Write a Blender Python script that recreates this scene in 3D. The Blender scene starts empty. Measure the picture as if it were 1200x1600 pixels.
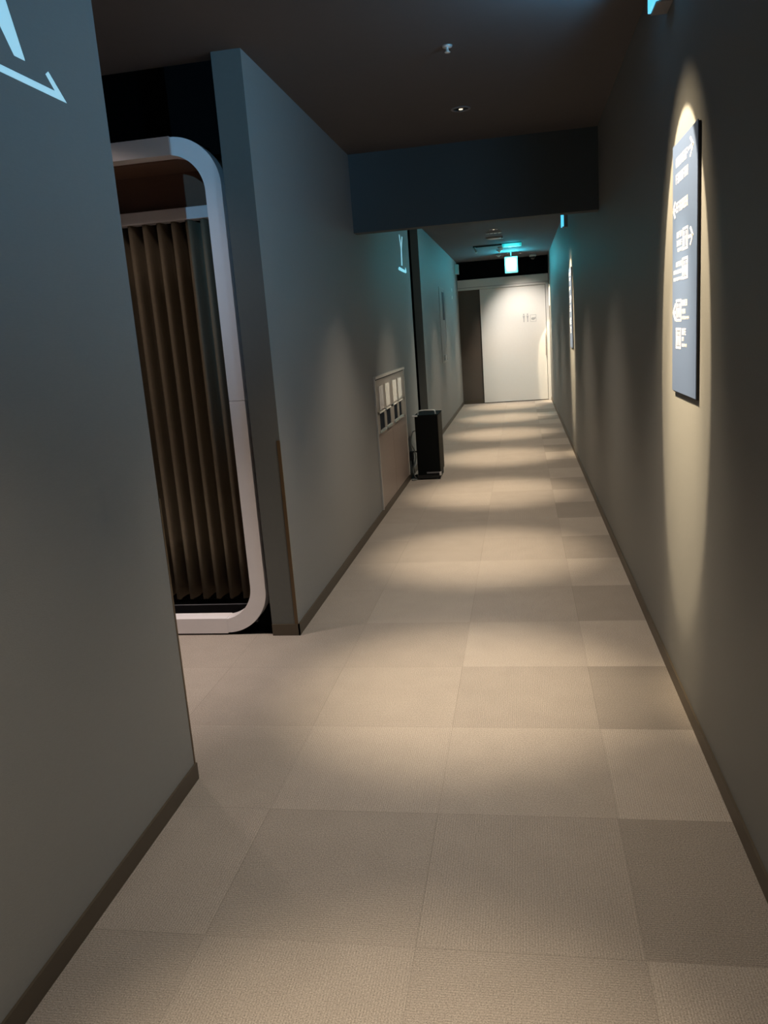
import bpy, bmesh, math, random
from mathutils import Vector, Matrix

random.seed(7)
S = bpy.context.scene
COL = S.collection
H = 1.32                      # camera height
# ------------------------------------------------------------------ camera
FPX, YAW, PITCH, ROLL = 1262.6, -0.178628, 0.213698, -0.074698
f = Vector((math.sin(YAW)*math.cos(PITCH), math.cos(YAW)*math.cos(PITCH), -math.sin(PITCH)))
rt = f.cross(Vector((0, 0, 1))).normalized(); up = rt.cross(f)
c_, s_ = math.cos(ROLL), math.sin(ROLL)
rt2 = c_*rt + s_*up; up2 = -s_*rt + c_*up
cam = bpy.data.cameras.new('camera'); co = bpy.data.objects.new('camera', cam); COL.objects.link(co)
co.matrix_world = Matrix(((rt2.x, up2.x, -f.x, 0), (rt2.y, up2.y, -f.y, 0), (rt2.z, up2.z, -f.z, H), (0, 0, 0, 1)))
cam.sensor_fit = 'HORIZONTAL'; cam.sensor_width = 36; cam.lens = 36*FPX/1200
cam.clip_start = 0.02; cam.clip_end = 100
S.camera = co
# ------------------------------------------------------------------ world, exposure
w = bpy.data.worlds.new('world'); S.world = w; w.use_nodes = True
w.node_tree.nodes['Background'].inputs[0].default_value = (0.010, 0.012, 0.016, 1)
w.node_tree.nodes['Background'].inputs[1].default_value = 0.0
S.view_settings.view_transform = 'Standard'; S.view_settings.look = 'None'
S.view_settings.gamma = 1; S.view_settings.exposure = 0.0; S.view_settings.use_curve_mapping = False
# light levels (W)
P_CORE, P_SKIRT, P_SIGN, P_BLUE, P_EXIT = 300, 108, 300, 26, 20
C_WARM = (1.0, 0.83, 0.60); C_SIGN = (1.0, 0.80, 0.52); C_WARM2 = (1.0, 0.86, 0.68); C_BLUE = (0.22, 0.62, 1.0); C_CYAN = (0.05, 0.75, 0.95)
DL_Y = [-2.75, -0.88, 0.98, 2.85, 4.72, 6.6, 8.48, 10.36, 12.24, 14.05]; DL_X = -0.27

# ------------------------------------------------------------------ materials
def nt(name):
    m = bpy.data.materials.new(name); m.use_nodes = True
    return m, m.node_tree.nodes, m.node_tree.links, m.node_tree.nodes['Principled BSDF']
def mat(name, col, rough=0.5, metal=0.0, var=0.06, scale=30, bump=0.0, bscale=200, stretch=(1, 1, 1), spec=0.5):
    m, n, l, b = nt(name)
    tc = n.new('ShaderNodeTexCoord'); mp = n.new('ShaderNodeMapping'); mp.inputs['Scale'].default_value = stretch
    l.new(tc.outputs['Object'], mp.inputs['Vector'])
    no = n.new('ShaderNodeTexNoise'); no.inputs['Scale'].default_value = scale; no.inputs['Detail'].default_value = 3
    l.new(mp.outputs[0], no.inputs['Vector'])
    mr = n.new('ShaderNodeMapRange'); mr.inputs['To Min'].default_value = 1-var; mr.inputs['To Max'].default_value = 1+var
    l.new(no.outputs[0], mr.inputs['Value'])
    vm = n.new('ShaderNodeVectorMath'); vm.operation = 'SCALE'; vm.inputs[0].default_value = col
    l.new(mr.outputs[0], vm.inputs['Scale']); l.new(vm.outputs[0], b.inputs['Base Color'])
    b.inputs['Roughness'].default_value = rough; b.inputs['Metallic'].default_value = metal
    b.inputs['Specular IOR Level'].default_value = spec
    if bump:
        n2 = n.new('ShaderNodeTexNoise'); n2.inputs['Scale'].default_value = bscale; n2.inputs['Detail'].default_value = 2
        l.new(mp.outputs[0], n2.inputs['Vector'])
        bp = n.new('ShaderNodeBump'); bp.inputs['Strength'].default_value = bump; bp.inputs['Distance'].default_value = 0.002
        l.new(n2.outputs[0], bp.inputs['Height']); l.new(bp.outputs[0], b.inputs['Normal'])
    return m
def glow(name, col, strength, base=(0.8, 0.8, 0.8)):
    m, n, l, b = nt(name)
    b.inputs['Base Color'].default_value = (*base, 1); b.inputs['Emission Color'].default_value = (*col, 1)
    b.inputs['Emission Strength'].default_value = strength; b.inputs['Roughness'].default_value = 0.4
    return m

M = {}
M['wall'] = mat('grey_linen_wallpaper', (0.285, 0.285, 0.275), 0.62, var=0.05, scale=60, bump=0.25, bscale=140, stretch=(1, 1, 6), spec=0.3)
M['wallend'] = mat('dark_grey_end_paint', (0.135, 0.138, 0.13), 0.65, var=0.04, scale=60, spec=0.3)
M['beam'] = mat('dark_beam_paint', (0.065, 0.080, 0.088), 0.7, var=0.04, scale=60, spec=0.3)
M['ceil'] = mat('charcoal_ceiling_paint', (0.095, 0.088, 0.092), 0.9, var=0.05, scale=20)
M['black'] = mat('black_panel', (0.0025, 0.0025, 0.003), 0.9, spec=0.1)
M['wall_shaded'] = mat('grey_linen_wallpaper_shaded', (0.200, 0.198, 0.189), 0.62, var=0.05, scale=60, bump=0.25, bscale=140, stretch=(1, 1, 6), spec=0.3)  # same wallpaper, colour darkened for the weaker light on the right wall
M['base'] = mat('brown_vinyl_skirting', (0.085, 0.066, 0.045), 0.45)
M['guard'] = mat('brown_corner_guard', (0.105, 0.062, 0.026), 0.4)
M['white'] = mat('white_lacquer', (0.82, 0.78, 0.80), 0.4, var=0.02)
M['door'] = mat('cream_door_laminate', (0.78, 0.75, 0.71), 0.45, var=0.02)
M['doordark'] = mat('dark_brown_panel', (0.095, 0.072, 0.056), 0.6)
M['soffit'] = mat('pod_brown_lining', (0.16, 0.085, 0.055), 0.6)
M['pleat'] = mat('olive_brown_pleated_cloth', (0.19, 0.155, 0.105), 0.8, var=0.1, scale=60, bump=0.2, bscale=600)
M['podfloor'] = mat('pod_dark_floor', (0.05, 0.05, 0.06), 0.4)
M['podrail'] = mat('grey_rail', (0.16, 0.16, 0.18), 0.35)
M['bintrim'] = mat('pale_metal_trim', (0.50, 0.47, 0.43), 0.3)
M['binpanel'] = mat('beige_laminate', (0.36, 0.32, 0.28), 0.4)
M['bindoor'] = mat('taupe_laminate', (0.30, 0.24, 0.21), 0.35)
M['plate'] = mat('cream_label_plate', (0.90, 0.87, 0.78), 0.12)
M['plategrey'] = mat('grey_label_plate', (0.48, 0.44, 0.43), 0.2)
M['slot'] = mat('dark_slot', (0.006, 0.010, 0.020), 0.6, spec=0.1)
M['ledge'] = mat('pale_green_ledge', (0.55, 0.62, 0.58), 0.2)
M['case'] = mat('black_case', (0.004, 0.005, 0.005), 0.7, spec=0.1)
M['caseside'] = mat('dark_taupe_side', (0.040, 0.034, 0.022), 0.7, spec=0.2)
M['chrome'] = mat('chrome', (0.85, 0.85, 0.84), 0.38, 0.6)
M['cable'] = mat('grey_cable', (0.20, 0.21, 0.20), 0.5)
M['rubber'] = mat('black_rubber', (0.012, 0.012, 0.012), 0.6)
M['sign'] = mat('blue_grey_sign_face', (0.088, 0.128, 0.225), 0.5, var=0.02)
M['signback'] = mat('black_sign_body', (0.012, 0.010, 0.012), 0.5)
M['print'] = mat('white_print', (0.90, 0.90, 0.90), 0.5, var=0.01)
M['vinyl'] = glow('white_wall_mark_added_glow', (0.35, 0.78, 1.0), 0.52, (0.88, 0.90, 0.90))  # faint glow added to the white marks to brighten them
M['pict'] = mat('grey_print', (0.42, 0.41, 0.40), 0.5)
M['fix'] = mat('grey_fixture_body', (0.20, 0.19, 0.20), 0.5)
M['fixdark'] = mat('dark_reflector', (0.03, 0.03, 0.03), 0.25, 0.6)
M['offwhite'] = mat('off_white_plastic', (0.62, 0.62, 0.60), 0.4)
M['lens'] = glow('warm_lamp_lens', (1.0, 0.85, 0.6), 1.3)
M['cyan'] = glow('cyan_lit_diffuser', (0.06, 0.55, 0.85), 1.25)
M['exitw'] = glow('exit_sign_white_light', (0.85, 1.0, 0.97), 6)
M['exitc'] = glow('exit_sign_green_light', (0.0, 0.62, 0.56), 1.3)
M['exitdim'] = glow('cyan_lit_cover', (0.0, 0.55, 0.58), 0.9)
M['cablegap'] = mat('cabinet_grey_frame', (0.20, 0.20, 0.19), 0.4)

def carpet():
    m, n, l, b = nt('carpet_tiles')
    tc = n.new('ShaderNodeTexCoord'); sx = n.new('ShaderNodeSeparateXYZ'); l.new(tc.outputs['Object'], sx.inputs[0])
    def mth(op, a, b_=None, c=None):
        q = n.new('ShaderNodeMath'); q.operation = op
        for i, v in enumerate((a, b_, c)):
            if v is None: continue
            if isinstance(v, (int, float)): q.inputs[i].default_value = v
            else: l.new(v, q.inputs[i])
        return q.outputs[0]
    u = mth('DIVIDE', mth('ADD', sx.outputs[0], 0.276+5*0.491), 0.491)
    v = mth('DIVIDE', mth('ADD', sx.outputs[1], 20*0.509-1.514), 0.509)
    fu, fv = mth('FLOOR', u), mth('FLOOR', v)
    ru, rv = mth('FRACT', u), mth('FRACT', v)
    cmb = n.new('ShaderNodeCombineXYZ'); l.new(fu, cmb.inputs[0]); l.new(fv, cmb.inputs[1])
    wn = n.new('ShaderNodeTexWhiteNoise'); wn.noise_dimensions = '2D'; l.new(cmb.outputs[0], wn.inputs['Vector'])
    par = mth('MODULO', mth('ADD', fu, fv), 2.0)                    # quarter-turned neighbours
    right = mth('GREATER_THAN', fu, 5.5)
    tone = mth('ADD', mth('MULTIPLY', mth('SUBTRACT', wn.outputs[0], 0.5), 0.14), 1.0)
    tone = mth('ADD', tone, mth('MULTIPLY', mth('SUBTRACT', par, 0.5), mth('MULTIPLY', right, 0.25)))
    # pile speckle
    no = n.new('ShaderNodeTexNoise'); no.inputs['Scale'].default_value = 300; no.inputs['Detail'].default_value = 3
    l.new(tc.outputs['Object'], no.inputs['Vector'])
    sp = mth('ADD', 0.1, mth('MULTIPLY', no.outputs[0], 1.8))
    no2 = n.new('ShaderNodeTexNoise'); no2.inputs['Scale'].default_value = 9; no2.inputs['Detail'].default_value = 5
    l.new(tc.outputs['Object'], no2.inputs['Vector'])
    sp = mth('MULTIPLY', sp, mth('ADD', 0.92, mth('MULTIPLY', no2.outputs[0], 0.16)))
    # ribs: along y in one kind of tile, along x in the other
    ribx = mth('SINE', mth('MULTIPLY', sx.outputs[0], 2*math.pi/0.0065))
    riby = mth('SINE', mth('MULTIPLY', sx.outputs[1], 2*math.pi/0.0065))
    mix = n.new('ShaderNodeMix'); l.new(par, mix.inputs[0]); l.new(riby, mix.inputs[2]); l.new(ribx, mix.inputs[3])
    rib = mth('ADD', 1.0, mth('MULTIPLY', mix.outputs[0], 0.08))
    # seams
    def edge(r, w_): return mth('GREATER_THAN', mth('ABSOLUTE', mth('SUBTRACT', r, 0.5)), 0.5-w_)
    seam = mth('MAXIMUM', edge(ru, 0.003), edge(rv, 0.003))
    tot = mth('MULTIPLY', mth('MULTIPLY', tone, sp), rib)
    tot = mth('MULTIPLY', tot, mth('SUBTRACT', 1.0, mth('MULTIPLY', seam, 0.14)))
    vm = n.new('ShaderNodeVectorMath'); vm.operation = 'SCALE'; vm.inputs[0].default_value = (0.345, 0.30, 0.262)
    l.new(tot, vm.inputs['Scale']); l.new(vm.outputs[0], b.inputs['Base Color'])
    b.inputs['Roughness'].default_value = 0.95; b.inputs['Specular IOR Level'].default_value = 0.1
    bp = n.new('ShaderNodeBump'); bp.inputs['Strength'].default_value = 0.35; bp.inputs['Distance'].default_value = 0.002
    l.new(mth('ADD', mth('MULTIPLY', mix.outputs[0], 0.5), no.outputs[0]), bp.inputs['Height']); l.new(bp.outputs[0], b.inputs['Normal'])
    return m
M['carpet'] = carpet()

# ------------------------------------------------------------------ mesh helpers (world coordinates; parents sit at identity + location)
def new_bm(): return bmesh.new()
def add_box(bm, x0, x1, y0, y1, z0, z1):
    vs = [bm.verts.new(p) for p in ((x0,y0,z0),(x1,y0,z0),(x1,y1,z0),(x0,y1,z0),(x0,y0,z1),(x1,y0,z1),(x1,y1,z1),(x0,y1,z1))]
    for q in ((0,3,2,1),(4,5,6,7),(0,1,5,4),(1,2,6,5),(2,3,7,6),(3,0,4,7)): bm.faces.new([vs[i] for i in q])
def add_prism(bm, pts, axis, a, b):
    """polygon pts (2D) extruded from a to b along axis 0/1/2"""
    def P(p, t): return {0: (t, p[0], p[1]), 1: (p[0], t, p[1]), 2: (p[0], p[1], t)}[axis]
    A = [bm.verts.new(P(p, a)) for p in pts]; B = [bm.verts.new(P(p, b)) for p in pts]
    bm.faces.new(A); bm.faces.new(B[::-1]); n = len(pts)
    for i in range(n): bm.faces.new((A[i], B[i], B[(i+1) % n], A[(i+1) % n]))
def add_lathe(bm, cx, cy, prof, seg=32, axis='z'):
    rings = []
    for r, z in prof:
        rings.append([bm.verts.new((cx+r*math.cos(2*math.pi*i/seg), cy+r*math.sin(2*math.pi*i/seg), z)) for i in range(seg)] if r > 0 else [bm.verts.new((cx, cy, z))])
    for a, b in zip(rings, rings[1:]):
        for i in range(seg):
            j = (i+1) % seg
            if len(a) == 1: bm.faces.new((a[0], b[i], b[j]))
            elif len(b) == 1: bm.faces.new((a[i], a[j], b[0]))
            else: bm.faces.new((a[i], a[j], b[j], b[i]))
def add_tube(bm, pts, r, seg=10):
    pts = [Vector(p) for p in pts]; rings = []
    for i, p in enumerate(pts):
        t = (pts[min(i+1, len(pts)-1)] - pts[max(i-1, 0)]).normalized()
        ref = Vector((0, 0, 1)) if abs(t.z) < 0.9 else Vector((1, 0, 0))
        a = t.cross(ref).normalized(); b = t.cross(a)
        rings.append([bm.verts.new(p + r*(a*math.cos(2*math.pi*k/seg)+b*math.sin(2*math.pi*k/seg))) for k in range(seg)])
    for a, b in zip(rings, rings[1:]):
        for k in range(seg): bm.faces.new((a[k], a[(k+1) % seg], b[(k+1) % seg], b[k]))
    bm.faces.new(rings[0]); bm.faces.new(rings[-1][::-1])
def smooth_path(pts, n=8):
    P = [Vector(p) for p in pts]; out = []
    for i in range(len(P)-1):
        p0, p1, p2, p3 = P[max(i-1, 0)], P[i], P[i+1], P[min(i+2, len(P)-1)]
        for k in range(n):
            t = k/n
            out.append(0.5*((2*p1)+(p2-p0)*t+(2*p0-5*p1+4*p2-p3)*t*t+(-p0+3*p1-3*p2+p3)*t**3))
    out.append(P[-1]); return out
def obj(name, bm, m, parent=None, bevel=0.0, smooth=False, label=None):
    bmesh.ops.recalc_face_normals(bm, faces=bm.faces)
    me = bpy.data.meshes.new(name); bm.to_mesh(me); bm.free()
    o = bpy.data.objects.new(name, me); COL.objects.link(o); me.materials.append(m)
    if smooth:
        for p in me.polygons: p.use_smooth = True
    if parent:
        # parts are written in world coordinates; shift them into the parent's frame
        off = world_loc(parent)
        me.transform(Matrix.Translation(-off)); o.parent = parent
    if bevel:
        b = o.modifiers.new('bevel', 'BEVEL'); b.width = bevel; b.segments = 3; b.limit_method = 'ANGLE'; b.angle_limit = math.radians(50)
    if label: o['label'] = label
    return o
def world_loc(o):
    v = Vector((0, 0, 0))
    while o: v += o.location; o = o.parent
    return v
def box(name, b, m, parent=None, bevel=0.0, label=None):
    bm = new_bm(); add_box(bm, *b); return obj(name, bm, m, parent, bevel, label=label)
def struct(name, b, m, bevel=0.0):
    o = box(name, b, m, None, bevel); o['kind'] = 'structure'; return o
def thing(name, label, cat, loc, group=None):
    o = bpy.data.objects.new(name, None); COL.objects.link(o); o.location = loc; o.empty_display_size = 0.1
    o['label'] = label; o['category'] = cat
    if group: o['group'] = group
    return o
def tag(o, label, cat, group=None):
    o['label'] = label; o['category'] = cat
    if group: o['group'] = group
    return o
def lamp(kind, name, loc, power, col, parent, direction=(0, 0, -1), angle=60, blend=1.0, size=0.02):
    d = bpy.data.lights.new(name, kind); d.energy = power; d.color = col; d.shadow_soft_size = size
    if kind == 'SPOT': d.spot_size = math.radians(angle); d.spot_blend = blend
    o = bpy.data.objects.new(name, d); COL.objects.link(o)
    o.rotation_euler = Vector(direction).to_track_quat('-Z', 'Y').to_euler()
    o.parent = parent; o.location = Vector(loc)-world_loc(parent)
    return o

# ------------------------------------------------------------------ the setting
hb = 0.055
XR, XL, ZC, YE = 0.514, -1.056, 2.48, 14.85
T = 0.125
struct('floor', (-3.6, 0.7, -4.2, 15.0, -0.1, 0), M['carpet'])
struct('ceiling', (-3.6, 0.7, -4.2, 15.0, ZC, ZC+0.1), M['ceil'])
struct('wall_right', (XR, XR+0.12, -4.2, 15.0, 0, ZC), M['wall_shaded'])
struct('wall_back', (XL-T, XR, -4.2, -4.08, 0, ZC), M['wall'])
struct('wall_left_near', (XL-T, XL, -4.08, 2.17, 0, ZC), M['wall'])
struct('wall_left_middle', (XL-T, XL, 3.41, 8.29, 0, ZC), M['wall'])
struct('wall_left_far', (XL-0.085, XL, 9.15, YE, 0, ZC), M['wall'])
struct('trim_8', (XL-T, XL-0.0005, 3.4085, 3.41, hb, ZC), M['wallend'])          # dark facing of the wall ends
struct('trim_9', (XL-0.085, XL-0.0005, 9.1485, 9.15, hb, ZC), M['wallend'])
# side aisles behind the left walls
struct('wall_aisle_near_side', (-3.5, XL-T, 2.05, 2.17, 0, ZC), M['wall'])
struct('wall_aisle_near_end', (-3.6, -3.5, 2.05, 4.4, 0, ZC), M['wall'])
# black surround of the capsule unit: right cheek, lintel, back
struct('wall_capsule_cheek', (-1.215, XL-T, 3.50, 4.3, 0, ZC), M['black'])
struct('wall_capsule_lintel', (-3.5, -1.215, 3.50, 3.58, 2.12, ZC), M['black'])
struct('wall_capsule_back', (-3.5, -1.215, 4.2, 4.3, 0, ZC), M['black'])
struct('wall_aisle_far_side', (-2.2, XL-T, 8.17, 8.29, 0, ZC), M['black'])
struct('wall_aisle_far_end', (-2.3, -2.2, 8.17, 9.27, 0, ZC), M['black'])
struct('wall_aisle_far_back', (-2.2, XL-0.0855, 9.17, 9.27, 0, ZC), M['black'])
# wall at the end of the corridor, its dark bulkhead, header and sliding door
struct('wall_end', (XL-0.085, XR, YE, YE+0.12, 0, ZC), M['doordark'])
struct('trim_1', (XL, XR, 5.50, 5.60, 1.995, ZC), M['beam'])                 # downstand beam
struct('trim_2', (XL, XR, YE-0.05, YE, 2.175, ZC), M['black'])
struct('trim_3', (XL, XR-0.005, YE-0.075, YE, 2.0, 2.175), M['door'], 0.004)
struct('trim_4', (XL, XR-0.005, YE-0.08, YE-0.07, 2.035, 2.045), M['plategrey'])
struct('trim_5', (0.462, XR, YE-0.09, YE, 0, 2.0), M['door'], 0.004)         # white jamb
# skirting
hb = 0.055
struct('baseboard_right', (XR-0.007, XR, -4.08, YE-0.09, 0, hb), M['base'])
struct('baseboard_left_near', (XL, XL+0.007, -4.08, 2.17, 0, hb), M['base'])
struct('baseboard_left_near_end', (XL-T, XL+0.007, 2.17, 2.177, 0, hb), M['base'])
struct('baseboard_left_middle', (XL, XL+0.007, 3.403, 8.29, 0, hb), M['base'])
struct('baseboard_left_middle_end', (XL-T, XL+0.007, 3.403, 3.41, 0, hb), M['base'])
struct('baseboard_left_far', (XL, XL+0.007, 9.143, YE, 0, hb), M['base'])
struct('baseboard_left_far_end', (XL-0.085, XL, 9.143, 9.15, 0, hb), M['base'])
struct('baseboard_end', (XL, -0.675, YE-0.02, YE, 0, 0.075), M['base'])
# brown corner guards, knee high, wrapped on the aisle faces of the wall ends
struct('trim_6', (XL-0.014, XL+0.001, 3.405, 3.41, hb, 0.907), M['guard'])
struct('trim_7', (XL-0.014, XL+0.001, 2.17, 2.179, hb, 0.905), M['guard'])

d = struct('door_1', (-0.675, 0.455, YE-0.045, YE, 0.012, 1.995), M['door'], 0.003)
box('door_handle', (0.430, 0.442, YE-0.085, YE-0.070, 0.78, 1.17), M['plategrey'], d, 0.004, 'grey vertical bar handle')
for z in (0.83, 1.12):
    box('handle_bracket', (0.432, 0.440, YE-0.072, YE-0.045, z-0.006, z+0.006), M['plategrey'], d)
# pictograms printed on the door: two figures and a framed cup-like oval
bm = new_bm(); y0, y1 = YE-0.0475, YE-0.045
for cx in (0.075, 0.14):
    add_prism(bm, [(cx+0.013*math.cos(a*math.pi/6), 1.51+0.013*math.sin(a*math.pi/6)) for a in range(12)], 1, y0, y1)
    add_prism(bm, [(cx-0.02, 1.49), (cx+0.02, 1.49), (cx+0.008, 1.43), (cx+0.008, 1.38), (cx-0.008, 1.38), (cx-0.008, 1.43)], 1, y0, y1)
add_box(bm, 0.185, 0.29, y0, y1, 1.493, 1.498); add_box(bm, 0.185, 0.29, y0, y1, 1.378, 1.383)
add_box(bm, 0.185, 0.19, y0, y1, 1.383, 1.493); add_box(bm, 0.285, 0.29, y0, y1, 1.383, 1.493)
add_prism(bm, [(0.235+0.033*math.cos(a*math.pi/8), 1.43+0.022*math.sin(a*math.pi/8)) for a in range(16)], 1, y0, y1)
add_box(bm, 0.262, 0.278, y0, y1, 1.425, 1.455)
obj('door_pictogram', bm, M['pict'], d)

# ------------------------------------------------------------------ recessed ceiling lamps
def downlight(x, y, label, core, skirt, sign=False, r=0.045, group=None):
    t = thing('recessed_spotlight' if sign else 'downlight', label, 'ceiling lamp', (x, y, ZC), group)
    bm = new_bm(); add_lathe(bm, x, y, [(r+0.008, ZC+0.0), (r+0.008, ZC-0.003), (r, ZC-0.005), (r-0.004, ZC-0.001), (r-0.004, ZC)])
    obj('trim_ring', bm, M['fix'], t, smooth=True)
    bm = new_bm(); add_lathe(bm, x, y, [(r-0.004, ZC-0.0005), (r*0.55, ZC-0.0012), (r*0.52, ZC-0.0016), (0, ZC-0.0017)])
    obj('reflector', bm, M['fixdark'], t, smooth=True)
    bm = new_bm(); add_lathe(bm, x, y, [(0.011, ZC-0.0018), (0.011, ZC-0.004), (0, ZC-0.006)], 16)
    obj('lamp_lens', bm, M['lens'], t, smooth=True)
    return t
names = ['farthest behind the camera', 'behind the camera by the near wall', 'above the nearest carpet', 'above the brightest floor pool near the capsule opening',
         'just before the dark beam', 'just past the dark beam above the bin panel', 'above the dark case and far aisle', 'above the far corridor before the sensor', 'level with the far wall cabinet', 'closest to the white end door']
for i, y in enumerate(DL_Y):
    t = downlight(DL_X, y, 'round recessed ceiling downlight '+names[i], 0, 0, group='corridor centre downlights')
    k = 0.72 if abs(y-0.98) < 0.01 else 1.0        # the lamp nearest the camera is dimmed
    lamp('SPOT', 'core_light', (DL_X, y, ZC-0.03), P_CORE*k, C_WARM, t, angle=37, blend=1.0, size=0.03)
    lamp('SPOT', 'wide_light', (DL_X, y, ZC-0.03), P_SKIRT*k, C_WARM2, t, angle=80, blend=1.0, size=0.03)
for x, y, lab, p, aim in ((-0.106, 2.77, 'small adjustable ceiling spotlight aimed at the nearer blue sign', 1.0, (XR, 2.77, 1.487)),
                     (-0.106, 8.50, 'small adjustable ceiling spotlight aimed at the farther sign', 1.0, (XR, 8.50, 1.487)),
                     (0.05, 13.98, 'small adjustable ceiling spotlight aimed at the right edge of the end door', 0.55, (XR, 14.33, 1.40))):
    t = downlight(x, y, lab, 0, 0, True, 0.03)
    dr = Vector(aim)-Vector((x, y, ZC-0.02))
    lamp('SPOT', 'sign_light', (x, y, ZC-0.02), P_SIGN*p, C_SIGN, t, dr, angle=34.8, blend=0.14, size=0.006)
    lamp('SPOT', 'halo_light', (x, y, ZC-0.02), P_SIGN*0.20*p, C_SIGN, t, dr, angle=50, blend=0.9, size=0.01)
    lamp('SPOT', 'beam_light', (x, y, ZC-0.02), P_SIGN*1.15*p, C_SIGN, t, dr+Vector((0, 0, -0.42)), angle=27, blend=1.0, size=0.01)
t = downlight(-0.15, 13.75, 'small adjustable ceiling spotlight aimed at the white end door', 0, 0, True, 0.03)
lamp('SPOT', 'door_light', (-0.15, 13.75, ZC-0.02), 150, (1.0, 0.92, 0.83), t, Vector((0.14, YE, 1.0))-Vector((-0.15, 13.75, ZC)), angle=72, blend=0.9, size=0.04)
t = downlight(-1.8, 3.0, 'ceiling downlight in the side aisle in front of the sleeping capsule', 0, 0)
lamp('SPOT', 'core_light', (-1.8, 3.0, ZC-0.03), 185, (1.0, 0.84, 0.74), t, angle=50, blend=1.0)
lamp('SPOT', 'wide_light', (-1.8, 3.0, ZC-0.03), 24, (1.0, 0.80, 0.70), t, angle=120, blend=1.0)

# ------------------------------------------------------------------ small lit guide boxes on the right wall
def guide_box(y, z0, label, power=1.0, direction=(-1, 0.0, -0.05), col=None, ang=172, bl=0.3):
    t = thing('guide_lamp', label, 'guide lamp', (XR, y, z0), 'lit guide boxes on the right wall')
    bm = new_bm(); add_prism(bm, [(XR, y), (XR, y+0.12), (0.462, y+0.12), (0.462, y+0.012), (0.476, y)], 2, z0, z0+0.15)
    obj('body', bm, M['fix'], t, 0.003)
    bm = new_bm(); add_prism(bm, [(0.452, y+0.002), (0.474, y-0.004), (0.476, y), (0.462, y+0.012), (0.462, y+0.118), (0.452, y+0.118)], 2, z0+0.006, z0+0.144)
    obj('lit_cover', bm, M['cyan'], t, 0.002, label='glowing cyan cover')
    lamp('SPOT', 'guide_light', (0.44, y+0.05, z0+0.07), P_BLUE*power, col or C_BLUE, t, direction=direction, angle=ang, blend=bl, size=0.02)
guide_box(-3.30, 2.27, 'unseen grey box lamp behind the camera, guessed source of the blue light', 22, (-0.44, 1, 0.05), None, 36, 0.8)  # unseen lamp, guessed and boosted to throw blue light on the left side
guide_box(2.95, 2.285, 'small grey box lamp cut by the top edge, above the nearer blue sign')
guide_box(8.8, 2.265, 'small box lamp with bright cyan face just past the beam on the right wall', 0.8, col=C_CYAN, ang=135)

# ------------------------------------------------------------------ ceiling fittings
t = thing('sprinkler_head', 'tiny chrome sprinkler on the dark ceiling nearer than the first visible downlight', 'sprinkler', (-0.256, 3.71, ZC))
bm = new_bm(); add_lathe(bm, -0.256, 3.71, [(0, ZC), (0.022, ZC), (0.020, ZC-0.006), (0.009, ZC-0.008), (0, ZC-0.008)], 24); obj('escutcheon', bm, M['chrome'], t, smooth=True)
bm = new_bm(); add_lathe(bm, -0.256, 3.71, [(0.006, ZC-0.008), (0.006, ZC-0.02), (0.012, ZC-0.024), (0.012, ZC-0.026), (0, ZC-0.026)], 16); obj('deflector', bm, M['chrome'], t, smooth=True)
# exit sign hung near the end door
t = thing('exit_sign', 'square hanging exit sign glowing white and green in front of the end door', 'exit sign', (-0.10, 13.6, ZC))
box('housing', (-0.205, 0.005, 13.60, 13.66, 2.155, 2.41), M['offwhite'], t, 0.006)
box('green_face', (-0.198, -0.002, 13.590, 13.602, 2.162, 2.403), M['exitc'], t, 0.002)
box('white_face', (-0.160, -0.040, 13.585, 13.591, 2.195, 2.375), M['exitw'], t, 0.001)
bm = new_bm(); add_tube(bm, [(-0.10, 13.63, 2.41), (-0.10, 13.63, ZC)], 0.008); obj('stem', bm, M['offwhite'], t)
lamp('POINT', 'exit_light', (-0.10, 13.48, 2.30), P_EXIT, C_CYAN, t, size=0.02)
# second emergency lamp: slim box with a lit cover, on a ceiling track
t = thing('emergency_lamp', 'flat oblong ceiling lamp glowing cyan at the end of the thin ceiling track', 'emergency lamp', (-0.07, 12.15, ZC))
bm = new_bm(); add_prism(bm, [(-0.175+0.03*math.cos(a), 12.15+0.03*math.sin(a)) for a in [math.pi/2+k*math.pi/8 for k in range(9)]] + [(0.035+0.03*math.cos(a), 12.15+0.03*math.sin(a)) for a in [-math.pi/2+k*math.pi/8 for k in range(9)]], 2, 2.425, 2.47)
obj('lit_cover', bm, M['exitdim'], t, 0.004)
box('mounting_plate', (-0.20, 0.06, 12.12, 12.18, 2.47, ZC), M['fixdark'], t)
lamp('POINT', 'emergency_light', (-0.07, 12.10, 2.36), P_EXIT*0.12, C_CYAN, t, size=0.02)
t = thing('ceiling_track', 'thin black ceiling track running left from the cyan emergency lamp', 'track', (-0.4, 12.2, ZC))
box('rail', (-0.62, -0.21, 12.19, 12.215, ZC-0.02, ZC), M['rubber'], t)
bm = new_bm(); add_tube(bm, [(-0.60, 12.19, 2.46), (-0.57, 12.16, 2.39)], 0.016); obj('end_spotlight', bm, M['offwhite'], t, label='small white spotlight head')
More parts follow.
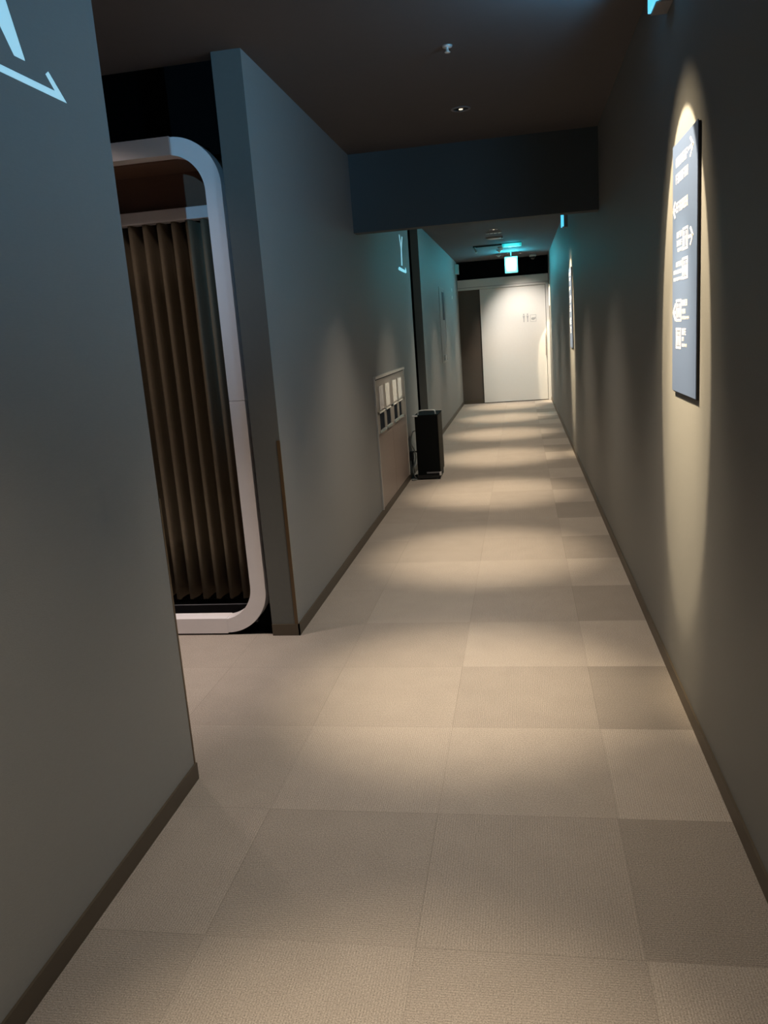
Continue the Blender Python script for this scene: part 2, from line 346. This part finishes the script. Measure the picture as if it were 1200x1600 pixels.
# round sensor, detector row, dome camera
bm = new_bm(); add_lathe(bm, -0.30, 11.3, [(0, ZC), (0.10, ZC), (0.10, ZC-0.008), (0.085, ZC-0.014), (0, ZC-0.016)], 32)
tag(obj('ceiling_speaker', bm, M['cablegap'], smooth=True), 'flat grey round ceiling disc before the thin track', 'ceiling speaker')
bm = new_bm(); add_lathe(bm, -0.19, 11.2, [(0.012, ZC), (0.012, ZC-0.02), (0.02, ZC-0.026), (0, ZC-0.03)], 16)
tag(obj('sprinkler_head', bm, M['chrome'], smooth=True), 'tiny chrome sprinkler at the right edge of the round ceiling disc', 'sprinkler')
t = thing('air_vent', 'small slotted vent on the ceiling beyond the beam, nearest of the far fittings', 'vent', (-0.28, 10.7, ZC))
box('frame', (-0.38, -0.18, 10.66, 10.74, ZC-0.006, ZC), M['fix'], t)
for k in range(4): box('slat', (-0.37+k*0.048, -0.34+k*0.048, 10.655, 10.70, ZC-0.012, ZC-0.006), M['offwhite'], t)
for k, (x, y) in enumerate(((-0.235, 12.75), (-0.265, 13.1), (-0.30, 13.95))):
    bm = new_bm(); add_lathe(bm, x, y, [(0, ZC), (0.045, ZC), (0.045, ZC-0.012), (0.022, ZC-0.02), (0.018, ZC-0.035), (0, ZC-0.038)], 20)
    tag(obj('smoke_detector', bm, M['offwhite'], smooth=True), ('nearest', 'middle', 'farthest')[k]+' of the three small round detectors left of the exit sign', 'detector', 'small detectors in a row on the far ceiling')
t = thing('dome_camera', 'small white dome camera with dark glass, on the ceiling right of the exit sign', 'security camera', (0.255, 14.4, ZC))
bm = new_bm(); add_lathe(bm, 0.255, 14.4, [(0, ZC), (0.06, ZC), (0.06, ZC-0.03), (0.052, ZC-0.038), (0, ZC-0.038)], 24); obj('base', bm, M['offwhite'], t, smooth=True)
bm = new_bm(); add_lathe(bm, 0.255, 14.4, [(0.045, ZC-0.038)]+[(0.045*math.cos(a), ZC-0.038-0.045*math.sin(a)) for a in [k*math.pi/16 for k in range(1, 8)]]+[(0, ZC-0.083)], 24); obj('dome', bm, M['rubber'], t, smooth=True)

# ------------------------------------------------------------------ wall signs
def text_cells(bm, x0, x1, y0, y1, z0, z1, n, rng):
    """a run of small unreadable characters between y0..y1 (y0 > y1: reading towards the camera)"""
    cw = (y0-y1)/n; t = (z1-z0)*0.16
    for k in range(n):
        a = y0-k*cw-cw*0.10; b = a-cw*0.80
        kind = rng.randrange(5)
        if kind != 4: add_box(bm, x0, x1, a-t, a, z0, z1)
        if kind in (0, 3): add_box(bm, x0, x1, b, b+t, z0, z1)
        if kind in (0, 1, 2, 4): add_box(bm, x0, x1, b, a-t if kind != 4 else a, z1-t, z1)
        if kind in (1, 2, 3): add_box(bm, x0, x1, b+t*0.5, a-t, (z0+z1)/2-t/2, (z0+z1)/2+t/2)
        if kind in (2, 4): add_box(bm, x0, x1, b, a-t if kind != 4 else a, z0, z0+t)
        if kind == 4: add_box(bm, x0, x1, (a+b)/2-t/2, (a+b)/2+t/2, z0+t, z1-t)
def arrow(bm, x0, x1, tip, back, stem_end, z, hh, t=0.011):
    s = 1 if back > tip else -1
    for q in (1, -1):
        add_prism(bm, [(tip, z), (back, z+q*hh), (back+s*t, z+q*(hh-0.004)), (tip+s*t*1.5, z)], 0, x0, x1)
    add_box(bm, x0, x1, min(tip+s*0.006, stem_end), max(tip+s*0.006, stem_end), z-0.0045, z+0.0045)
def wall_sign(dy, label, name='directional_sign'):
    """thin panel on the right wall; coordinates of the near sign, moved by dy"""
    t = thing(name, label, 'sign', (XR, 2.60+dy, 1.45))
    bm = new_bm(); add_box(bm, 0.5065, 0.5138, 2.524+dy, 2.895+dy, 1.066, 1.838)
    obj('sign_body', bm, M['signback'], t, 0.001, label='black backing body')
    bm = new_bm(); add_box(bm, 0.5035, 0.5065, 2.521+dy, 2.900+dy, 1.070, 1.841)
    obj('sign_face', bm, M['sign'], t, 0.001, label='blue-grey printed face')
    rng = random.Random(11); x0, x1 = 0.5027, 0.5035
    K = 1.0413
    def tx(a, b, z0, z1, n):
        a, b, z0, z1 = a*K, b*K, H+(z0-H)*K, H+(z1-H)*K
        bm = new_bm(); text_cells(bm, x0, x1, a+dy, b+dy, z0, z1, n, rng); add_box(bm, x0+0.0004, x1, b+dy, a+dy, (z0+z1)/2-0.0006, (z0+z1)/2+0.0006)
        obj('text_line', bm, M['print'], t)
    tx(2.732, 2.553, 1.751, 1.778, 7); tx(2.731, 2.546, 1.704, 1.731, 7); tx(2.726, 2.545, 1.621, 1.650, 7)
    tx(2.713, 2.632, 1.546, 1.563, 5); tx(2.713, 2.632, 1.522, 1.538, 5); tx(2.698, 2.632, 1.505, 1.515, 5)
    tx(2.726, 2.632, 1.462, 1.476, 6); tx(2.766, 2.632, 1.441, 1.453, 8); tx(2.762, 2.632, 1.421, 1.430, 8)
    tx(2.624, 2.545, 1.343, 1.361, 5); tx(2.623, 2.570, 1.320, 1.334, 3); tx(2.623, 2.520, 1.303, 1.313, 7)
    tx(2.624, 2.565, 1.258, 1.277, 4); tx(2.624, 2.593, 1.240, 1.252, 2); tx(2.623, 2.547, 1.223, 1.232, 5)
    for tip, back, st, z, hh in ((2.470, 2.513, 2.545, 1.770, 0.028), (2.781, 2.744, 2.735, 1.632, 0.027), (2.466, 2.504, 2.540, 1.533, 0.027), (2.777, 2.735, 2.728, 1.326, 0.028)):
        A = new_bm(); arrow(A, x0, x1, tip*K+dy, back*K+dy, st*K+dy, H+(z-H)*K, hh); obj('arrow', A, M['print'], t)
    for a, b, z0, z1 in ((2.620, 2.541, 1.503, 1.566), (2.622, 2.541, 1.420, 1.482), (2.720, 2.637, 1.298, 1.364), (2.720, 2.640, 1.215, 1.278)):
        a, b, z0, z1 = a*K, b*K, H+(z0-H)*K, H+(z1-H)*K
        w_ = 0.007; I = new_bm()
        add_box(I, x0, x1, b+dy, a+dy, z1-w_, z1); add_box(I, x0, x1, b+dy, a+dy, z0, z0+w_)
        add_box(I, x0, x1, b+dy, b+w_+dy, z0+w_, z1-w_); add_box(I, x0, x1, a-w_+dy, a+dy, z0+w_, z1-w_)
        m_ = (a+b)/2+dy; zc = (z0+z1)/2
        for sgn in (-1, 1):
            c = m_+sgn*0.015
            add_prism(I, [(c+0.006*math.cos(q*math.pi/5), zc+0.016+0.006*math.sin(q*math.pi/5)) for q in range(10)], 0, x0, x1)
            add_prism(I, [(c-0.010, zc+0.008), (c+0.010, zc+0.008), (c+0.005, zc-0.022), (c-0.005, zc-0.022)], 0, x0, x1)
        obj('pictogram', I, M['print'], t)
wall_sign(0.0, 'tall blue-grey direction sign on the right wall, nearest, lit by a spotlight')
wall_sign(5.75, 'farther direction sign on the right wall, seen almost edge on past the beam')
t = thing('notice_plate', 'thin bright plate on the right wall just before the end door', 'sign', (XR, 14.4, 1.8))
box('plate', (XR-0.012, XR, 14.25, 14.50, 1.62, 1.96), M['offwhite'], t, 0.002)

# ------------------------------------------------------------------ big white vinyl marks on the left walls, with an added glow
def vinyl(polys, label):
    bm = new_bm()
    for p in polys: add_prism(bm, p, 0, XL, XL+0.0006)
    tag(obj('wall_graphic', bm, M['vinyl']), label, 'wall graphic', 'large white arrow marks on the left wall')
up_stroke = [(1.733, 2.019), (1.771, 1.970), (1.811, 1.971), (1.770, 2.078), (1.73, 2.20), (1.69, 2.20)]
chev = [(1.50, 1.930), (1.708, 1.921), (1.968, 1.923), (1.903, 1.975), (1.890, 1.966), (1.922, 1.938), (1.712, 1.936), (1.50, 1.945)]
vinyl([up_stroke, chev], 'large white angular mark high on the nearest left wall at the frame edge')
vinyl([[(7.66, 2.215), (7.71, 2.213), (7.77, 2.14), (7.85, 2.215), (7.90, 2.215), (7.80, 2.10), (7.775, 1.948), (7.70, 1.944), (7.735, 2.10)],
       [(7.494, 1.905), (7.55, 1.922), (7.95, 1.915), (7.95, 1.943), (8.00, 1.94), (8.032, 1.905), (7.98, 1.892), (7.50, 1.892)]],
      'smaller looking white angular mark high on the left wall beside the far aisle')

# ------------------------------------------------------------------ waste-sorting panel set in the left wall
t = thing('waste_bin_unit', 'built-in waste sorting unit with four label plates and openings, in the left wall', 'bin unit', (XL, 6.55, 0))
xf = XL+0.008
bm = new_bm()
add_box(bm, XL-0.0, xf+0.012, 5.80, 7.31, 1.018, 1.038); add_box(bm, XL, xf+0.004, 5.80, 5.822, hb, 1.018); add_box(bm, XL, xf+0.004, 7.288, 7.31, hb, 1.018)
obj('outer_frame', bm, M['bintrim'], t, 0.001)
box('shadow_gap', (XL+0.001, xf+0.0006, 5.822, 7.288, 1.008, 1.018), M['slot'], t, label='dark groove under the top trim')
# upper panel with real openings
bm = new_bm()
slots = [(5.93, 6.145), (6.245, 6.44), (6.633, 6.822), (6.922, 7.075)]; zs0, zs1 = 0.635, 0.757
ys = [5.822]+[v for s in slots for v in s]+[7.288]
for a, b in zip(ys[0::2], ys[1::2]): add_box(bm, XL+0.001, xf, a, b, 0.617, 0.775)
add_box(bm, XL+0.001, xf, 5.822, 7.288, 0.757+0.0, 1.018)
for a, b in slots: add_box(bm, XL+0.001, xf, a, b, 0.617, zs0)
obj('upper_panel', bm, M['binpanel'], t)
for i, (a, b) in enumerate(slots):
    box('bin_opening', (XL+0.0005, XL+0.0025, a, b, zs0, zs1), M['slot'], t, label='dark waste opening')
    box('opening_ledge', (xf, xf+0.010, a-0.03, b+0.02, 0.618, 0.634), M['ledge'], t, label='pale ledge under the opening')
plates = [(5.955, 6.147), (6.248, 6.440), (6.612, 6.820), (6.908, 7.120)]
for i, (a, b) in enumerate(plates):  # first plate is greyed in its colour to stand in for a dimmer reflection
    p = box('label_plate', (xf, xf+0.003, a, b, 0.785, 0.960), M['plategrey' if i == 0 else 'plate'], t, 0.0008, 'label plate greyed for its dimmer reflection' if i == 0 else 'cream label plate')
    box('label_ledge', (xf, xf+0.006, a-0.03, b+0.02, 0.762, 0.772), M['plate'], t)
for a, b in ((5.826, 6.497), (6.503, 7.284)):
    box('cabinet_door', (XL+0.001, xf-0.001, a, b, hb+0.003, 0.612), M['bindoor'], t, 0.0015)
# narrow cabinet in the far left wall
t = thing('wall_cabinet', 'narrow flush cabinet with dark slot window and latch in the far left wall', 'cabinet', (XL, 11.55, 0.9))
bm = new_bm(); X0, X1 = XL, XL+0.006
add_box(bm, X0, X1, 11.20, 11.24, 0.90, 1.92); add_box(bm, X0, X1, 11.95, 11.97, 0.90, 1.92); add_box(bm, X0, X1, 11.24, 11.95, 1.90, 1.92); add_box(bm, X0, X1, 11.24, 11.95, 0.90, 0.915)
obj('frame', bm, M['cablegap'], t)
box('door', (XL+0.0005, XL+0.004, 11.24, 11.95, 0.915, 1.90), M['wall'], t)
box('window', (XL+0.004, XL+0.006, 11.58, 11.86, 1.48, 1.86), M['slot'], t)
box('latch', (XL+0.004, XL+0.02, 11.52, 11.64, 0.93, 1.0), M['offwhite'], t, 0.003)
for z, lab in ((1.96, 'upper'), (1.845, 'lower')):
    tag(box('switch_plate', (XL, XL+0.008, 13.32, 13.42, z-0.025, z+0.025), M['offwhite'], None, 0.002), lab+' tiny white plate near the far end of the left wall', 'wall plate')
tag(box('junction_box', (XL, XL+0.06, 14.35, 14.50, 2.26, 2.42), M['bintrim'], None, 0.004), 'small grey box high on the left wall at the corridor end', 'wall box')

# ------------------------------------------------------------------ black wheeled case by the left wall
cy0, cy1, cx0, cx1 = 7.30, 7.68, -0.975, -0.762
t = thing('rolling_case', 'upright black wheeled case with chrome handle standing by the left wall', 'case', ((cx0+cx1)/2, 7.49, 0))
bm = new_bm(); add_box(bm, cx0, cx1, cy0+0.012, cy1, 0.055, 0.588); obj('body', bm, M['caseside'], t, 0.006)
bm = new_bm(); add_box(bm, cx0+0.002, cx1-0.002, cy0, cy0+0.014, 0.046, 0.585); obj('front_panel', bm, M['case'], t, 0.004)
box('top_cover', (cx0-0.004, cx1+0.002, cy0, cy1, 0.586, 0.596), M['case'], t, 0.003)
bm = new_bm(); add_box(bm, cx0-0.02, cx0+0.03, cy0-0.004, cy0+0.02, 0.584, 0.597); obj('corner_clasp', bm, M['chrome'], t, 0.003)
bm = new_bm(); zt = 0.596
add_tube(bm, smooth_path([(cx0+0.03, cy0+0.05, zt), (cx0+0.033, cy0+0.05, zt+0.024), (cx0+0.055, cy0+0.05, zt+0.037), (cx1-0.05, cy0+0.05, zt+0.037), (cx1-0.028, cy0+0.05, zt+0.026), (cx1-0.024, cy0+0.05, zt)], 6), 0.006)
obj('carry_handle', bm, M['chrome'], t, smooth=True, label='chrome carry handle')
box('name_strip', (cx0+0.085, cx1-0.012, cy0-0.003, cy0, 0.058, 0.072), M['podrail'], t, label='thin silver strip')
box('base', (cx0+0.002, cx1-0.006, cy0+0.004, cy1-0.03, 0.010, 0.056), M['rubber'], t, 0.004)
box('corner_bumper', (cx1-0.012, cx1+0.006, cy0-0.003, cy0+0.02, 0.035, 0.07), M['chrome'], t, 0.003, 'chrome corner piece')
for x in (cx0+0.03, cx1-0.02):
    for y in (cy0+0.04, cy1-0.03):
        bm = new_bm(); prof = []
        seg = 20
        add_prism(bm, [(y+0.024*math.cos(2*math.pi*k/seg), 0.024+0.024*math.sin(2*math.pi*k/seg)) for k in range(seg)], 0, x-0.012, x+0.012)
        obj('wheel', bm, M['rubber'], t, 0.002)
# cables and plug behind it
bm = new_bm(); add_tube(bm, smooth_path([(-0.984, 7.37, 0.45), (-1.01, 7.36, 0.43), (-1.025, 7.35, 0.34), (-1.00, 7.35, 0.27), (-0.99, 7.35, 0.20), (-1.02, 7.345, 0.10), (-1.01, 7.34, 0.035), (-0.988, 7.34, 0.006), (-0.99, 7.30, 0.006), (-1.02, 7.27, 0.006), (-1.03, 7.31, 0.006), (-1.00, 7.35, 0.006)], 8), 0.005)
tag(obj('power_cable', bm, M['cable'], smooth=True), 'thin grey cable hanging between the black case and the left wall', 'cable')
t = thing('power_plug', 'black plug in the left wall behind the case', 'plug', (XL, 7.45, 0.25))
box('plug_body', (XL+0.001, XL+0.035, 7.40, 7.46, 0.17, 0.25), M['rubber'], t, 0.004)
box('adapter_arm', (XL+0.035, cx0-0.001, 7.41, 7.43, 0.243, 0.255), M['rubber'], t, 0.002)
bm = new_bm(); add_tube(bm, smooth_path([(XL+0.02, 7.46, 0.175), (XL+0.022, 7.46, 0.10), (XL+0.024, 7.46, 0.02), (XL+0.03, 7.47, 0.009), (XL+0.04, 7.53, 0.009)], 8), 0.008)
obj('cord', bm, M['rubber'], t, smooth=True, label='black cord')

# ------------------------------------------------------------------ capsule unit with rounded white frame
t = thing('sleeping_capsule', 'sleeping capsule with rounded white frame and brown pleated screen, in the side aisle', 'sleeping capsule', (-2.0, 3.42, 0))
FX1, FX0, FZ0, FZ1, W, R = -1.200, -2.80, 0.0, 2.192, 0.072, 0.205
yf0, yf1 = 3.42, 3.50
def arc(cx, cz, r, a0, a1, n=16): return [(cx+r*math.cos(a0+(a1-a0)*k/n), cz+r*math.sin(a0+(a1-a0)*k/n)) for k in range(n+1)]
pi = math.pi; ri = R-W+0.02
zs = 1.09
def corner_piece(cx, cz, a0, zend, name):
    # outer arc, down the outside, back up the inside, inner arc
    s = 1 if cx < -2 else -1
    xo = FX1 if s < 0 else FX0
    sg = -1 if s < 0 else 1
    out = arc(cx, cz, R, pi/2 if a0 > 0 else -pi/2, 0 if s < 0 else (pi if a0 > 0 else -pi))
    inn = arc(xo+sg*(W+ri), (FZ1-W-ri) if a0 > 0 else (FZ0+W+ri+0.006), ri, pi/2 if a0 > 0 else -pi/2, 0 if s < 0 else (pi if a0 > 0 else -pi))
    xmid = cx-0.0*sg
    # align inner arc start with the outer arc start in x
    istart = (cx, inn[0][1])
    poly = out+[(xo, zend), (xo+sg*W, zend)]+inn[::-1]
    if abs(inn[0][0]-cx) > 1e-4: poly.append(istart)
    bm = new_bm(); add_prism(bm, poly, 1, yf0, yf1)
    return obj(name, bm, M['white'], t, 0.002)
corner_piece(FX1-R, FZ1-0.003-R, 1, zs+0.001, 'frame_corner'); corner_piece(FX1-R, FZ0+R+0.012, -1, zs-0.001, 'frame_corner')
corner_piece(FX0+R, FZ1-0.003-R, 1, zs+0.001, 'frame_corner'); corner_piece(FX0+R, FZ0+R+0.012, -1, zs-0.001, 'frame_corner')
box('frame_top_rail', (FX0+R, FX1-R, yf0-0.001, yf1, FZ1-W, FZ1+0.001), M['white'], t, 0.001)
box('frame_bottom_rail', (FX0+R, FX1-R, yf0-0.001, yf1, 0.008, 0.082), M['white'], t, 0.001)
box('plinth', (FX0, FX1+0.017, yf1, yf1+0.01, 0, 0.12), M['black'], t)
box('shade_strip', (FX1-0.25, FX1+0.018, yf0+0.01, yf1, 0.0, 0.003), M['black'], t)  # black strip stands in for the shade under the frame corner
box('plinth', (FX0+0.15, FX1-0.15, yf0+0.01, yf1, 0, 0.0085), M['black'], t)
# lining
yb = 3.74
box('inner_soffit', (FX0+0.06, FX1-0.06, yf1, yb, FZ1-W-0.006, FZ1-W+0.03), M['soffit'], t, label='brown inner ceiling')
box('upper_panel', (FX0+0.06, FX1-0.06, yb, yb+0.02, 1.93, FZ1-W+0.03), M['soffit'], t, label='dark brown panel above the screen')
box('side_lining', (FX1-0.10, FX1-0.065, yf1, 3.95, 0.10, FZ1-W), M['soffit'], t, label='brown side lining')
box('side_lining', (FX0+0.065, FX0+0.10, yf1, 3.95, 0.10, FZ1-W), M['soffit'], t, label='brown side lining')
box('inner_floor', (FX0+0.06, FX1-0.075, yf1-0.02, 3.585, 0.04, 0.075), M['podfloor'], t, label='charcoal inner sill')
box('floor_rail', (FX0+0.06, FX1-0.075, 3.585, 3.625, 0.04, 0.086), M['podrail'], t, 0.006, 'grey rounded floor rail')
box('head_rail', (FX0+0.10, FX1-0.10, 3.695, yb+0.03, 1.905, 1.958), M['white'], t, 0.003, 'white head rail of the screen')
# pleated screen
bm = new_bm(); pitch = 0.0712; n_p = int((FX1-0.10-(FX0+0.10))/pitch); xs0 = FX1-0.105
top, bot = [], []
N = 16
cols = []
for k in range(n_p*N+1):
    u = k/N; ph = u % 1.0
    x = xs0-u*pitch
    d_ = math.exp(-((ph-0.5)/0.25)**4)                 # flat rounded ridge between deep folds
    y = 3.80-0.09*d_
    z1 = 1.903; z0 = 0.083+0.006*(1-d_)+0.003*math.sin(k*1.7)
    cols.append([bm.verts.new((x, y, z0+(z1-z0)*j/6)) for j in range(7)])
for a, b in zip(cols, cols[1:]):
    for j in range(6): bm.faces.new((a[j], b[j], b[j+1], a[j+1]))
o = obj('pleated_screen', bm, M['pleat'], t, smooth=True, label='olive brown pleated screen')
sm = o.modifiers.new('thickness', 'SOLIDIFY'); sm.thickness = 0.002
box('screen_backing', (FX0+0.10, FX1-0.10, 3.81, 3.83, 0.05, 1.95), M['black'], t)
